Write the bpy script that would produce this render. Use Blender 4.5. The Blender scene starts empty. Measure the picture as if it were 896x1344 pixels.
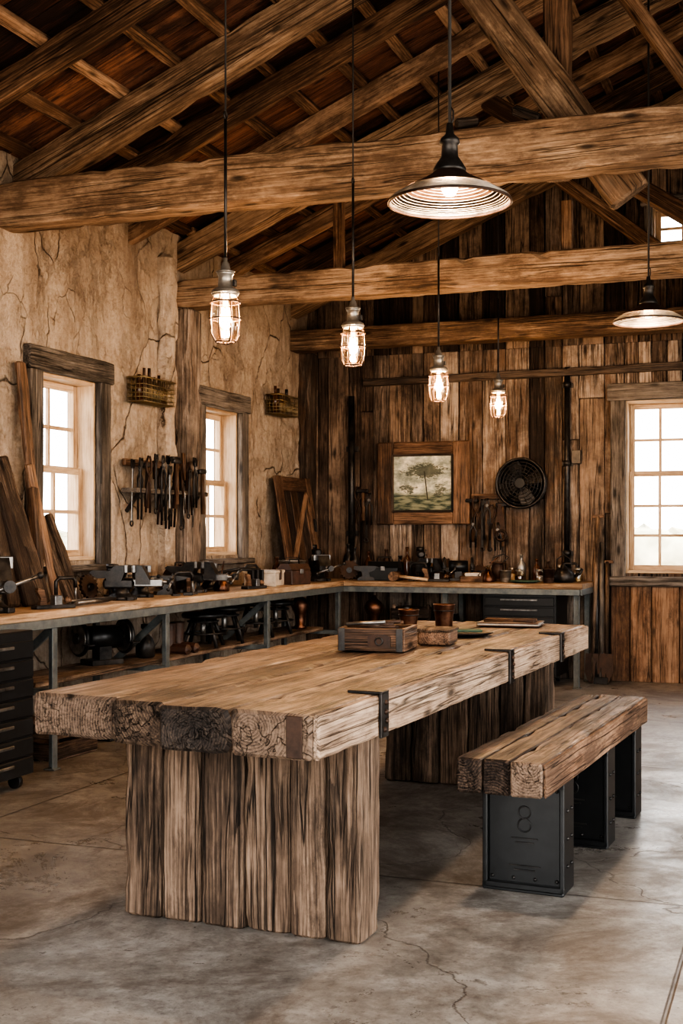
import bpy, math, random
from mathutils import Vector, Matrix, noise
random.seed(7)
R=random.random
def U(a,b): return a+(b-a)*R()
V=Vector
# ------------------------------------------------------------------ node helpers
class NT:
    def __init__(s,name):
        s.m=bpy.data.materials.new(name); s.m.use_nodes=True
        s.t=s.m.node_tree; s.t.nodes.clear()
        s.out=s.t.nodes.new('ShaderNodeOutputMaterial')
    def n(s,typ,**k):
        nd=s.t.nodes.new(typ)
        for a,b in k.items(): setattr(nd,a,b)
        return nd
    def put(s,sock,v):
        if isinstance(v,bpy.types.NodeSocket): s.t.links.new(v,sock)
        else:
            if hasattr(sock.default_value,'__len__'):
                if hasattr(v,'__len__'):
                    sock.default_value=tuple(v)+((1,) if len(sock.default_value)==4 and len(v)==3 else ())
                else: sock.default_value=(v,)*len(sock.default_value)
            else: sock.default_value=v
    def M(s,op,a,b=0.0,c=0.0,clamp=False):
        nd=s.n('ShaderNodeMath',operation=op,use_clamp=clamp)
        s.put(nd.inputs[0],a); s.put(nd.inputs[1],b); s.put(nd.inputs[2],c)
        return nd.outputs[0]
    def attr(s,name): return s.n('ShaderNodeAttribute',attribute_name=name).outputs['Vector']
    def obj(s): return s.n('ShaderNodeTexCoord').outputs['Object']
    def pos(s): return s.n('ShaderNodeNewGeometry').outputs['Position']
    def scale(s,v,sc,loc=(0,0,0)):
        nd=s.n('ShaderNodeMapping'); s.put(nd.inputs['Vector'],v)
        nd.inputs['Scale'].default_value=sc; nd.inputs['Location'].default_value=loc
        return nd.outputs[0]
    def noise(s,v,sc=1,det=4,rough=.55,dist=0,col=False):
        nd=s.n('ShaderNodeTexNoise'); s.put(nd.inputs['Vector'],v)
        nd.inputs['Scale'].default_value=sc; nd.inputs['Detail'].default_value=det
        nd.inputs['Roughness'].default_value=rough; nd.inputs['Distortion'].default_value=dist
        return nd.outputs['Color' if col else 'Fac']
    def ramp(s,f,stops):
        nd=s.n('ShaderNodeValToRGB'); e=nd.color_ramp.elements
        while len(e)<len(stops): e.new(.5)
        for i,(p,c) in enumerate(stops):
            e[i].position=p; e[i].color=tuple(c)+(1,)
        s.put(nd.inputs[0],f); return nd.outputs[0]
    def mr(s,f,a,b,c=0.0,d=1.0):
        nd=s.n('ShaderNodeMapRange'); nd.clamp=True
        s.put(nd.inputs[0],f)
        for i,x in enumerate((a,b,c,d)): s.put(nd.inputs[i+1],x)
        return nd.outputs[0]
    def mix(s,f,a,b,mode='MIX'):
        nd=s.n('ShaderNodeMix',data_type='RGBA',blend_type=mode)
        s.put(nd.inputs[0],f); s.put(nd.inputs[6],a); s.put(nd.inputs[7],b)
        return nd.outputs[2]
    def vadd(s,a,b,op='ADD'):
        nd=s.n('ShaderNodeVectorMath',operation=op); s.put(nd.inputs[0],a); s.put(nd.inputs[1],b); return nd.outputs[0]
    def sep(s,v):
        nd=s.n('ShaderNodeSeparateXYZ'); s.put(nd.inputs[0],v); return nd.outputs
    def bsdf(s,col,rough=.6,metal=0.0,bump=None,bs=.3,bd=.01,**k):
        b=s.n('ShaderNodeBsdfPrincipled')
        s.put(b.inputs['Base Color'],col); s.put(b.inputs['Roughness'],rough); s.put(b.inputs['Metallic'],metal)
        for a,x in k.items(): s.put(b.inputs[a.replace('_',' ')],x)
        if bump is not None:
            bn=s.n('ShaderNodeBump'); bn.inputs['Strength'].default_value=bs; bn.inputs['Distance'].default_value=bd
            s.put(bn.inputs['Height'],bump); s.t.links.new(bn.outputs[0],b.inputs['Normal'])
        s.t.links.new(b.outputs[0],s.out.inputs[0]); return s.m

def D(c,s=.08,g=1.2):
    l=.3*c[0]+.6*c[1]+.1*c[2]; return tuple(min(.9,(x*(1-s)+l*s)*g) for x in c)
def wood(name,dark,mid,light,rough=.75,crack=1.0,stain=None,var=.2,bs=.6,bd=.006,gs=1.0,ringw=.12,knots=1.0,spec=.25,clen=.45,grime=.4):
    dark,mid,light=D(dark),D(mid),D(light)
    t=NT(name); v=t.attr('wc'); rx,ry,rz=t.sep(t.attr('rn'))[:3]
    wob=t.vadd(v,t.vadd(t.vadd(t.noise(t.scale(v,(1.6,3,3)),1,2,.5,0,True),(.5,.5,.5),'SUBTRACT'),(0,.022,.022),'MULTIPLY'))
    g1=t.noise(t.scale(wob,(1.3*gs,19*gs,19*gs)),1,7,.72,.1)
    gm=t.noise(t.scale(wob,(2.6*gs,64*gs,64*gs)),1,4,.7)
    g2=t.noise(t.scale(v,(9*gs,150*gs,150*gs)),1,2,.6)
    big=t.noise(t.scale(v,(2.0,4.5,4.5)),1,6,.7)
    w=t.n('ShaderNodeTexWave',wave_type='RINGS',rings_direction='X',wave_profile='SAW')
    t.put(w.inputs['Vector'],t.scale(wob,(.07*gs,1*gs,1*gs))); w.inputs['Scale'].default_value=30
    w.inputs['Distortion'].default_value=1.6; w.inputs['Detail'].default_value=3; w.inputs['Detail Scale'].default_value=1.6
    ring=w.outputs['Fac']
    f=t.M('ADD',t.M('MULTIPLY',g1,.38),t.M('MULTIPLY',gm,.46)); f=t.M('ADD',f,t.M('MULTIPLY',g2,.25))
    f=t.M('ADD',f,t.M('MULTIPLY',ring,ringw)); f=t.M('ADD',f,t.M('MULTIPLY',big,.48))
    f=t.M('ADD',f,t.M('MULTIPLY',t.M('SUBTRACT',rx,.5),var))
    f=t.M('MULTIPLY',f,.65)
    mean=(.19+.23+.125+ringw*.5+.24)*.65
    col=t.ramp(f,[(mean-.10,dark),(mean-.005,mid),(mean+.115,light)])
    if stain:
        sn=t.noise(t.scale(v,(2.2,6,6),(3,7,1)),1,7,.78)
        sm=t.mr(t.M('ADD',sn,t.M('MULTIPLY',t.M('SUBTRACT',ry,.5),.2)),.48,.62,0,stain[1])
        col=t.mix(sm,col,D(stain[0]))
    wp=t.noise(t.pos(),1.9,7,.72,.4)
    gr=t.mr(wp,.40,.60,1,0); col=t.mix(t.M('MULTIPLY',gr,grime),col,t.mix(.72,col,(.012,.008,.006)))
    cn=t.noise(t.scale(v,(clen*gs,11*gs,11*gs),(5,2,9)),1,3,.55,.1)
    cr=t.mr(t.M('ABSOLUTE',t.M('SUBTRACT',cn,.5)),0.0,.013,1,0)
    msk=t.mr(t.noise(t.scale(v,(.9,4,4),(1,8,3)),1,2),.40,.50,0,1)
    cr=t.M('MULTIPLY',cr,msk)
    cn2=t.noise(t.scale(v,(1.0*gs,36*gs,36*gs),(2,6,4)),1,2,.5,.1)
    c2=t.M('MULTIPLY',t.mr(t.M('ABSOLUTE',t.M('SUBTRACT',cn2,.5)),0.0,.026,.8,0),t.mr(t.noise(t.scale(v,(1.7,7,7),(4,3,3)),1,2),.45,.54,0,1))
    cr=t.M('MULTIPLY',t.M('MAXIMUM',cr,c2),crack)
    vo=t.n('ShaderNodeTexVoronoi'); t.put(vo.inputs['Vector'],t.scale(wob,(2.6,8,8))); vo.inputs['Scale'].default_value=1
    kn=t.M('MULTIPLY',t.mr(vo.outputs['Distance'],.07,.18,1,0),knots*.9)
    dk=t.M('MAXIMUM',cr,kn)
    col=t.mix(t.M('MULTIPLY',dk,.92),col,[c*.15 for c in dark])
    h=t.M('ADD',t.M('MULTIPLY',g1,.5),t.M('MULTIPLY',gm,.45)); h=t.M('ADD',h,t.M('MULTIPLY',g2,.2)); h=t.M('ADD',h,t.M('MULTIPLY',ring,.08))
    h=t.M('SUBTRACT',h,t.M('MULTIPLY',dk,.9))
    return t.bsdf(col,t.mr(g1,.3,.7,rough+.12,rough-.12),0,h,bs,bd,Specular_IOR_Level=spec)

def metal(name,c1,c2,rough=.45,met=.8,sc=14,bs=.2):
    t=NT(name); n=t.noise(t.obj(),sc,6,.65); col=t.ramp(n,[(.35,c1),(.65,c2)])
    return t.bsdf(col,t.mr(n,.3,.7,rough-.12,rough+.15),met,n,bs,.003)
def plain(name,c,rough=.5,met=0,var=.25,**k):
    t=NT(name); n=t.noise(t.obj(),22,4,.6)
    col=t.ramp(n,[(.3,[x*(1-var) for x in c]),(.7,[min(1,x*(1+var)) for x in c])])
    return t.bsdf(col,rough,met,n,.1,.002,**k)

MT={}
MT['table']=wood('weathered_table_timber',(.018,.011,.008),(.118,.076,.052),(.32,.228,.163),rough=.5,stain=((.026,.016,.011),.8),bs=.9,bd=.007,spec=.4,clen=.22,ringw=.08,knots=.7)
MT['tableside']=wood('sawn_pale_timber',(.06,.037,.024),(.28,.192,.132),(.50,.375,.275),rough=.65,stain=((.07,.043,.028),.7),bs=.8,bd=.007,clen=.22,grime=.3)
MT['tableend']=wood('dark_end_grain',(.014,.009,.007),(.072,.047,.033),(.19,.13,.09),rough=.7,bs=.9,bd=.008,ringw=.18,crack=.8)
MT['charred']=wood('charred_timber',(.006,.005,.005),(.030,.023,.019),(.10,.07,.052),rough=.6,bs=.9,bd=.008,ringw=.15)
MT['leg']=wood('rough_leg_timber',(.014,.009,.006),(.082,.053,.035),(.24,.162,.110),stain=((.024,.015,.010),.75),bs=1,bd=.010,var=.16,clen=.35,knots=1.1)
MT['beam']=wood('old_beam_timber',(.042,.023,.013),(.19,.118,.071),(.40,.275,.18),stain=((.06,.033,.019),.65),bs=.8,bd=.009,var=.15,gs=.75,clen=.22,ringw=.08,grime=.35)
MT['rafter']=wood('rafter_timber',(.036,.018,.009),(.150,.083,.046),(.33,.207,.13),stain=((.045,.020,.010),.7),bs=.7,bd=.008,var=.35,gs=.8,clen=.25,grime=.4)
MT['deck']=wood('roof_deck_boards',(.013,.005,.003),(.085,.032,.018),(.21,.095,.056),stain=((.017,.007,.005),.85),bs=.7,bd=.008,var=.4,grime=.6)
MT['wallA']=wood('barn_board_grey',(.040,.028,.020),(.170,.125,.096),(.38,.30,.24),stain=((.10,.052,.028),.65),bs=1,bd=.009,var=.34,grime=.75,ringw=.06,clen=.3)
MT['wallB']=wood('barn_board_brown',(.022,.014,.010),(.098,.063,.044),(.25,.175,.125),stain=((.020,.012,.009),.7),bs=1,bd=.009,var=.34,grime=.75,ringw=.06,clen=.3)
MT['wains']=wood('wainscot_board',(.034,.016,.009),(.15,.078,.043),(.31,.185,.112),stain=((.035,.019,.012),.7),bs=.7,bd=.006,var=.3)
MT['casing']=wood('weathered_grey_casing',(.030,.025,.021),(.110,.092,.078),(.24,.205,.175),bs=.8,bd=.006,var=.2)
MT['pine']=wood('pine_joinery',(.24,.145,.08),(.42,.29,.175),(.55,.41,.29),rough=.5,crack=.2,knots=.3,bs=.15,bd=.002,var=.12,grime=.1)
MT['benchtop']=wood('workbench_top_wood',(.16,.092,.048),(.38,.25,.15),(.54,.40,.27),rough=.5,crack=.6,knots=.4,stain=((.15,.09,.05),.55),bs=.4,bd=.003,var=.15,grime=.35)
MT['walnut']=wood('frame_dark_wood',(.022,.012,.007),(.10,.054,.031),(.24,.14,.085),rough=.5,bs=.5,bd=.004)
MT['iron']=metal('black_iron',(.014,.014,.015),(.055,.050,.047),.38,.65)
MT['steel']=metal('worn_steel',(.10,.10,.10),(.30,.29,.28),.36,.9)
MT['blued']=metal('painted_grey_steel',(.08,.095,.10),(.17,.185,.185),.5,.4)
MT['rust']=metal('rusty_iron',(.022,.013,.010),(.072,.040,.027),.5,.55,20)
MT['galv']=metal('galvanised_tin',(.18,.17,.155),(.36,.34,.31),.38,.8)
MT['copper']=metal('aged_copper',(.06,.028,.018),(.16,.08,.05),.35,.9)
MT['brass']=metal('tarnished_brass',(.18,.14,.08),(.38,.30,.17),.4,.85)
MT['blackp']=plain('black_enamel',(.012,.013,.014),.34,.3)
MT['cord']=plain('black_cord',(.015,.013,.012),.6)
MT['card']=plain('pale_cardboard',(.46,.41,.35),.8)
MT['leather']=plain('dark_leather',(.05,.024,.015),.5,0,.5)
MT['green']=plain('green_cloth',(.04,.075,.05),.8)
MT['amber']=plain('amber_bottle',(.06,.025,.012),.12,0,.2)
def glassm(name,tint,a=.12):
    t=NT(name); tr=t.n('ShaderNodeBsdfTransparent'); tr.inputs[0].default_value=tint+(1,)
    g=t.n('ShaderNodeBsdfGlossy'); g.inputs['Roughness'].default_value=.04
    fr=t.n('ShaderNodeLayerWeight'); fr.inputs[0].default_value=.35
    f=t.M('ADD',t.M('MULTIPLY',fr.outputs['Facing'],.5),a*.4,0,True)
    mx=t.n('ShaderNodeMixShader'); t.put(mx.inputs[0],f); t.t.links.new(tr.outputs[0],mx.inputs[1]); t.t.links.new(g.outputs[0],mx.inputs[2])
    t.t.links.new(mx.outputs[0],t.out.inputs[0]); return t.m
MT['glass']=glassm('clear_glass',(.97,.98,.98)); MT['jar']=glassm('jar_glass',(1,.93,.82),.25)
def emit(name,c,s):
    t=NT(name); e=t.n('ShaderNodeEmission'); e.inputs[0].default_value=c+(1,); e.inputs[1].default_value=s
    t.t.links.new(e.outputs[0],t.out.inputs[0]); return t.m
MT['bulb']=emit('edison_bulb_glow',(1,.56,.24),8); MT['fil']=emit('filament_glow',(1,.64,.30),60)
# plaster
t=NT('cracked_plaster'); p=t.pos()
pd=t.vadd(t.vadd(p,t.vadd(t.noise(p,1.6,3,.5,0,True),(.5,.5,.7),'MULTIPLY')),t.vadd(t.noise(p,14,5,.6,0,True),(.045,.045,.06),'MULTIPLY'))
n1=t.noise(p,1.0,8,.7,.2); n2=t.noise(p,11,7,.75); n3=t.noise(t.scale(p,(2,2.6,.40)),1,7,.7,0); n5=t.noise(p,45,4,.7); n7=t.noise(t.scale(p,(2,7,.9)),1,6,.7,0)
vo=t.n('ShaderNodeTexVoronoi',feature='DISTANCE_TO_EDGE'); t.put(vo.inputs['Vector'],t.scale(pd,(1,1.7,.75))); vo.inputs['Scale'].default_value=1.15
ck=t.M('MULTIPLY',t.mr(vo.outputs['Distance'],0,.009,1,0),t.mr(t.noise(p,1.3,3),.46,.52,0,1))
vo2=t.n('ShaderNodeTexVoronoi',feature='DISTANCE_TO_EDGE'); t.put(vo2.inputs['Vector'],t.scale(pd,(2,2.8,1.2),(3,1,2))); vo2.inputs['Scale'].default_value=1.7
ck2=t.M('MULTIPLY',t.mr(vo2.outputs['Distance'],0,.009,.6,0),t.mr(t.noise(p,1.6,3,.5,.3),.54,.6,0,1))
ck=t.M('MAXIMUM',ck,ck2)
f=t.M('ADD',t.M('MULTIPLY',n1,.42),t.M('MULTIPLY',n2,.36)); f=t.M('ADD',f,t.M('MULTIPLY',n5,.22))
col=t.ramp(f,[(.38,(.23,.170,.127)),(.49,(.44,.355,.28)),(.60,(.58,.49,.405))])
col=t.mix(t.mr(n3,.47,.66,0,.55),col,(.20,.14,.10))
col=t.mix(t.mr(n7,.55,.66,0,.45),col,(.155,.103,.073))
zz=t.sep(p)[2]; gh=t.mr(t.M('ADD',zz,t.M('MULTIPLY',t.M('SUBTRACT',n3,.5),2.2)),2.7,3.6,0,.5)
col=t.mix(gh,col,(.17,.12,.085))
col=t.mix(t.M('MULTIPLY',ck,.82),col,(.06,.04,.03))
sp=t.noise(t.scale(p,(1,1.2,.8)),1.5,9,.7,.2); slab=t.mr(sp,.50,.55,0,1)
h=t.M('ADD',t.M('MULTIPLY',n1,.6),t.M('MULTIPLY',n2,.9)); h=t.M('ADD',h,t.M('MULTIPLY',slab,.4)); h=t.M('SUBTRACT',h,t.M('MULTIPLY',ck,.9))
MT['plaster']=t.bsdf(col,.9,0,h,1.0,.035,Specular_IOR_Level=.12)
# concrete
t=NT('polished_concrete'); p=t.pos()
n1=t.noise(p,.9,9,.72,.4); n2=t.noise(p,5,9,.78,.2); n3=t.noise(p,45,4,.75); n4=t.noise(p,1.3,10,.78,.6); n6=t.noise(p,15,7,.78,.1)
f=t.M('ADD',t.M('MULTIPLY',n1,.36),t.M('MULTIPLY',n2,.36)); f=t.M('ADD',f,t.M('MULTIPLY',n6,.28))
col=t.ramp(f,[(.41,(.095,.081,.069)),(.5,(.215,.196,.176)),(.59,(.355,.335,.31))])
col=t.mix(t.mr(n4,.49,.58,0,.65),col,(.095,.072,.056))
col=t.mix(t.mr(n3,.54,.66,0,.55),col,(.07,.058,.049))
pd=t.vadd(t.vadd(p,t.vadd(t.noise(p,1.2,3,.5,0,True),(.9,.9,0),'MULTIPLY')),t.vadd(t.noise(p,9,5,.6,0,True),(.09,.09,0),'MULTIPLY'))
vo=t.n('ShaderNodeTexVoronoi',feature='DISTANCE_TO_EDGE',voronoi_dimensions='2D'); t.put(vo.inputs['Vector'],t.vadd(pd,(.7,.25,0))); vo.inputs['Scale'].default_value=.8
ck=t.M('MULTIPLY',t.mr(vo.outputs['Distance'],.001,.005,.75,0),t.mr(t.noise(t.vadd(p,(3,1,0)),.7,2),.36,.42,0,1))
px,py,pz=t.sep(p)[:3]
def joint(c,off,per):
    a=t.M('FRACT',t.M('DIVIDE',t.M('ADD',c,off+100*per),per)); a=t.M('MULTIPLY',t.M('MINIMUM',a,t.M('SUBTRACT',1.0,a)),per)
    return t.mr(a,.003,.009,1,0)
j=t.M('MAXIMUM',joint(py,-4.5,2.6),joint(px,.35,3.1))
dk=t.M('MAXIMUM',ck,j)
col=t.mix(t.M('MULTIPLY',dk,.8),col,(.030,.022,.017))
rg=t.M('ADD',t.mr(n4,.40,.62,.18,.42),t.M('MULTIPLY',n6,.18))
h=t.M('SUBTRACT',t.M('ADD',t.M('MULTIPLY',n2,.35),t.M('MULTIPLY',n6,.25)),dk)
MT['concrete']=t.bsdf(col,rg,0,h,.4,.006,Specular_IOR_Level=.6)
t=NT('dry_ground'); MT['ground']=t.bsdf(t.ramp(t.noise(t.pos(),.6,6),[(.35,(.48,.39,.29)),(.65,(.62,.53,.42))]),.9)
t=NT('foliage'); MT['leaf']=t.bsdf(t.ramp(t.noise(t.pos(),3,6),[(.35,(.22,.20,.12)),(.65,(.46,.42,.29))]),.8)  # leaf tones paled, with outdoor haze put into the colour
# landscape picture (flat print)
t=NT('landscape_print'); o=t.attr('wc'); ox,oy,oz=t.sep(o)[:3]
cl=t.noise(t.scale(o,(5,1,9)),1,6,.7); sky=t.ramp(cl,[(.36,(.15,.18,.15)),(.50,(.42,.43,.35)),(.62,(.80,.76,.62))])
gd=t.ramp(t.noise(t.scale(o,(9,1,40)),1,5),[(.4,(.03,.05,.035)),(.6,(.24,.25,.17))])
g=t.mr(oz,-.12,-.08,1,0); c=t.mix(g,sky,gd)
def blob(cx,cz,r,sx=1,sz=1):
    d=t.n('ShaderNodeVectorMath',operation='LENGTH'); t.put(d.inputs[0],t.scale(o,(sx,0,sz),(-cx*sx,0,-cz*sz)))
    return t.mr(t.M('ADD',d.outputs['Value'],t.M('MULTIPLY',t.M('SUBTRACT',t.noise(t.scale(o,(1,1,2.4)),22,5,.75),.5),.36)),r,r+.02,1,0)
tr=t.M('MAXIMUM',blob(.02,.11,.085,.55,1.5),blob(-.14,-.05,.035,.8,1.6)); tr=t.M('MAXIMUM',tr,blob(.17,-.07,.03,1,1))
c=t.mix(t.M('MULTIPLY',tr,.85),c,(.035,.045,.03))
def trunk(x0,z1): 
    a=t.M('MULTIPLY',t.mr(t.M('ABSOLUTE',t.M('SUBTRACT',t.M('ADD',ox,t.M('MULTIPLY',oz,.12)),x0)),.004,.007,1,0),t.mr(oz,z1,z1+.02,1,0)); return t.M('MULTIPLY',a,t.mr(oz,-.16,-.15,0,1))
c=t.mix(trunk(.03,.10),c,(.03,.03,.02)); MT['print']=t.bsdf(c,.3)

# ------------------------------------------------------------------ mesh builder
class B:
    def __init__(s,name,loc=(0,0,0),rotz=0,mat=None):
        s.name=name; s.v=[]; s.f=[]; s.mi=[]; s.sm=[]; s.wc=[]; s.rn=[]; s.mats=[]
        s.M=mat if mat else Matrix.Translation(V(loc))@Matrix.Rotation(rotz,4,'Z'); s.L=Matrix.Identity(4)
    def _m(s,k):
        if k not in s.mats: s.mats.append(k)
        return s.mats.index(k)
    def add(s,vs,fs,mat,smooth=False,wc=None):
        b=len(s.v); i=s._m(mat); rn=(R(),R(),R())
        s.v+=[s.L@V(x) for x in vs]; s.rn+=[rn]*len(vs); s.wc+=(wc if wc else [tuple(x) for x in vs])
        s.f+=[tuple(b+j for j in q) for q in fs]; s.mi+=[i]*len(fs); s.sm+=[smooth]*len(fs)
    def timber(s,p0,p1,w,h,mat,up=(0,0,1),ch=.006,jit=0.0,seg=None,endmat=None,freq=3.0,nn=None):
        p0=V(p0);p1=V(p1); d=p1-p0; L=d.length; x=d.normalized(); z=V(up); z=z-x*z.dot(x)
        if z.length<1e-4: z=V((0,1,0)) if abs(x.y)<.9 else V((1,0,0)); z=z-x*z.dot(x)
        z.normalize(); y=z.cross(x)
        ch=min(ch,w*.3,h*.3,L*.3)
        if seg is None: seg=max(1,int(L/.10)) if jit>0 else 1
        a,b=w/2,h/2
        def side(q0,q1,n): return [(q0[0]+(q1[0]-q0[0])*k/n,q0[1]+(q1[1]-q0[1])*k/n) for k in range(n)]
        if nn is None: nn=3 if jit>0 else 1
        cs=[]
        for q0,q1 in (((-a+ch,-b),(a-ch,-b)),((a,-b+ch),(a,b-ch)),((a-ch,b),(-a+ch,b)),((-a,b-ch),(-a,-b+ch))):
            cs+=side(q0,q1,nn)+[q1]
        n=len(cs); off=V((U(0,50),U(-1,1)*w*.9,U(-1,1)*h*1.2)); nz=V((U(0,99),U(0,99),U(0,99)))
        st=[(0,1)]+[(ch+(L-2*ch)*k/seg,0) for k in range(seg+1)]+[(L,1)]
        vs=[];wc=[]
        for (t_,e) in st:
            for (u,v_) in cs:
                uu,vv=u,v_
                if e: uu-=math.copysign(min(ch,abs(u)),u); vv-=math.copysign(min(ch,abs(v_)),v_)
                q=p0+x*t_+y*uu+z*vv
                if jit>0:
                    nv=noise.noise_vector(nz+V((t_*freq*.5,u*freq*2.2,v_*freq*2.2)))*.40+noise.noise_vector(nz*1.7+V((t_*9,u*16,v_*16)))*.22
                    q=q+y*nv.y*jit+z*nv.z*jit+x*nv.x*jit*.6
                    if abs(u)>a-ch*1.5 and abs(v_)>b-ch*1.5:   # worn / chipped arrises
                        c=max(0,noise.noise(nz+V((t_*7,u*9,v_*9)))-.12)*jit*2.2
                        q=q-y*math.copysign(c,u)-z*math.copysign(c,v_)
                vs.append(q); wc.append((t_+off.x,u+off.y,v_+off.z))
        fs=[];m=len(st)
        for i in range(m-1):
            for k in range(n):
                k2=(k+1)%n; fs.append((i*n+k,i*n+k2,(i+1)*n+k2,(i+1)*n+k))
        s.add(vs,fs,mat,False,wc)
        base=len(s.v)-len(vs); mi=s._m(endmat or mat)
        if endmat:
            for q in range(n): s.mi[-(m-1)*n+q]=mi
        s.f+=[tuple(base+k for k in reversed(range(n))),tuple(base+(m-1)*n+k for k in range(n))]
        s.mi+=[mi,mi]; s.sm+=[False,False]
    def box(s,c,size,mat,ch=.003,rot=0):
        c=V(c); sx,sy,sz=size; Rm=Matrix.Rotation(rot,3,'Z')
        if sx>=sy and sx>=sz: ax=V((sx/2,0,0)); s.timber(c-Rm@ax,c+Rm@ax,sy,sz,mat,ch=ch)
        elif sy>=sz: ax=V((0,sy/2,0)); s.timber(c-Rm@ax,c+Rm@ax,sx,sz,mat,ch=ch)
        else: s.timber(c-V((0,0,sz/2)),c+V((0,0,sz/2)),sx,sy,mat,up=Rm@V((0,1,0)),ch=ch)
    def lathe(s,prof,o=(0,0,0),axis=(0,0,1),mat='iron',seg=20,smooth=True,cap=True):
        o=V(o); z=V(axis).normalized(); x=z.orthogonal().normalized(); y=z.cross(x)
        vs=[];wc=[];fs=[]
        for (r,h) in prof:
            for k in range(seg):
                a=2*math.pi*k/seg; q=(r*math.cos(a),r*math.sin(a)); vs.append(o+x*q[0]+y*q[1]+z*h); wc.append((h,q[0],q[1]))
        for i in range(len(prof)-1):
            for k in range(seg):
                k2=(k+1)%seg; fs.append((i*seg+k,i*seg+k2,(i+1)*seg+k2,(i+1)*seg+k))
        s.add(vs,fs,mat,smooth,wc)
        if cap:
            b=len(s.v)-len(vs); mi=s._m(mat)
            if prof[0][0]>1e-4: s.f.append(tuple(b+k for k in reversed(range(seg)))); s.mi.append(mi); s.sm.append(False)
            if prof[-1][0]>1e-4: s.f.append(tuple(b+(len(prof)-1)*seg+k for k in range(seg))); s.mi.append(mi); s.sm.append(False)
    def cyl(s,p0,p1,r,mat,r2=None,seg=14):
        p0=V(p0);p1=V(p1); d=p1-p0; s.lathe([(r,0),(r if r2 is None else r2,d.length)],p0,d,mat,seg)
    def tube(s,pts,r,mat,seg=8,closed=False):
        pts=[V(p) for p in pts]; n=len(pts); vs=[];fs=[];wc=[]; prev=None
        for i,p in enumerate(pts):
            if closed: d=pts[(i+1)%n]-pts[i-1]
            else: d=pts[min(i+1,n-1)]-pts[max(i-1,0)]
            d.normalize()
            x=(prev-d*prev.dot(d)) if prev else d.orthogonal()
            if x.length<1e-5: x=d.orthogonal()
            x.normalize(); prev=x; y=d.cross(x)
            for k in range(seg):
                a=2*math.pi*k/seg; vs.append(p+x*r*math.cos(a)+y*r*math.sin(a)); wc.append((i*.02,r*math.cos(a),r*math.sin(a)))
        for i in range(n if closed else n-1):
            for k in range(seg):
                k2=(k+1)%seg; j=(i+1)%n; fs.append((i*seg+k,i*seg+k2,j*seg+k2,j*seg+k))
        if not closed: fs+=[tuple(reversed(range(seg))),tuple((n-1)*seg+k for k in range(seg))]
        s.add(vs,fs,mat,True,wc)
    def ring(s,c,r,tr,mat,axis=(0,0,1),seg=28,ts=6):
        c=V(c); z=V(axis).normalized(); x=z.orthogonal().normalized(); y=z.cross(x)
        s.tube([c+x*r*math.cos(2*math.pi*k/seg)+y*r*math.sin(2*math.pi*k/seg) for k in range(seg)],tr,mat,ts,True)
    def ball(s,c,r,mat,sz=1.0,seg=16):
        n=8; s.lathe([(max(1e-5,r*math.sin(math.pi*i/n)),-r*sz*math.cos(math.pi*i/n)) for i in range(n+1)],c,(0,0,1),mat,seg,True,False)
    def prism(s,pts,o,ux,uy,th,mat):
        o=V(o);ux=V(ux);uy=V(uy);nz=ux.cross(uy).normalized(); n=len(pts)
        vs=[o+ux*a+uy*b-nz*th/2 for a,b in pts]+[o+ux*a+uy*b+nz*th/2 for a,b in pts]
        fs=[tuple(reversed(range(n))),tuple(range(n,2*n))]+[(k,(k+1)%n,n+(k+1)%n,n+k) for k in range(n)]
        s.add(vs,fs,mat)
    def panel(s,o,u,v,nu,nv,mat,disp=None):
        o=V(o);u=V(u);v=V(v); vs=[];fs=[]
        for j in range(nv+1):
            for i in range(nu+1):
                q=o+u*(i/nu)+v*(j/nv)
                if disp: q=q+disp(q)
                vs.append(q)
        for j in range(nv):
            for i in range(nu):
                a=j*(nu+1)+i; fs.append((a,a+1,a+nu+2,a+nu+1))
        s.add(vs,fs,mat,disp is not None)
    def done(s):
        me=bpy.data.meshes.new(s.name); me.from_pydata([tuple(x) for x in s.v],[],s.f)
        for k in s.mats: me.materials.append(MT[k])
        me.polygons.foreach_set('material_index',s.mi); me.polygons.foreach_set('use_smooth',s.sm)
        for nm,dat in (('wc',s.wc),('rn',s.rn)):
            a=me.attributes.new(nm,'FLOAT_VECTOR','POINT'); a.data.foreach_set('vector',[c for q in dat for c in q])
        me.update(); ob=bpy.data.objects.new(s.name,me); ob.matrix_world=s.M; bpy.context.collection.objects.link(ob); return ob

# ------------------------------------------------------------------ room constants
XL,XR,YB,YF=-4.5,3.5,11.2,-1.0
RX=-.5; PIT=.42
def zb(X): return 3.32+PIT*((X-XL) if X<RX else (XR-X))
b=B('floor'); b.panel((XL-.3,YF,0),(XR-XL+.6,0,0),(0,YB-YF+.3,0),1,1,'concrete'); b.panel((XL-.3,YF,-.15),(0,YB-YF+.3,0),(XR-XL+.6,0,0),1,1,'concrete'); b.done()
b=B('ground'); b.panel((-60,-30,-.16),(120,0,0),(0,110,0),1,1,'ground'); b.done()
W1=(6.66,7.36,1.12,2.32); W2=(8.92,9.62,1.12,2.32)
def rect_minus(a0,a1,z0,z1,holes):
    xs=sorted(set([a0,a1]+[h[0] for h in holes]+[h[1] for h in holes])); out=[]
    for i in range(len(xs)-1):
        m=(xs[i]+xs[i+1])/2; hs=sorted([h for h in holes if h[0]<m<h[1]],key=lambda h:h[2]); z=z0
        for h in hs: out.append((xs[i],xs[i+1],z,h[2])); z=h[3]
        out.append((xs[i],xs[i+1],z,z1))
    return [o for o in out if o[3]-o[2]>.001 and o[1]-o[0]>.001]
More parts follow.
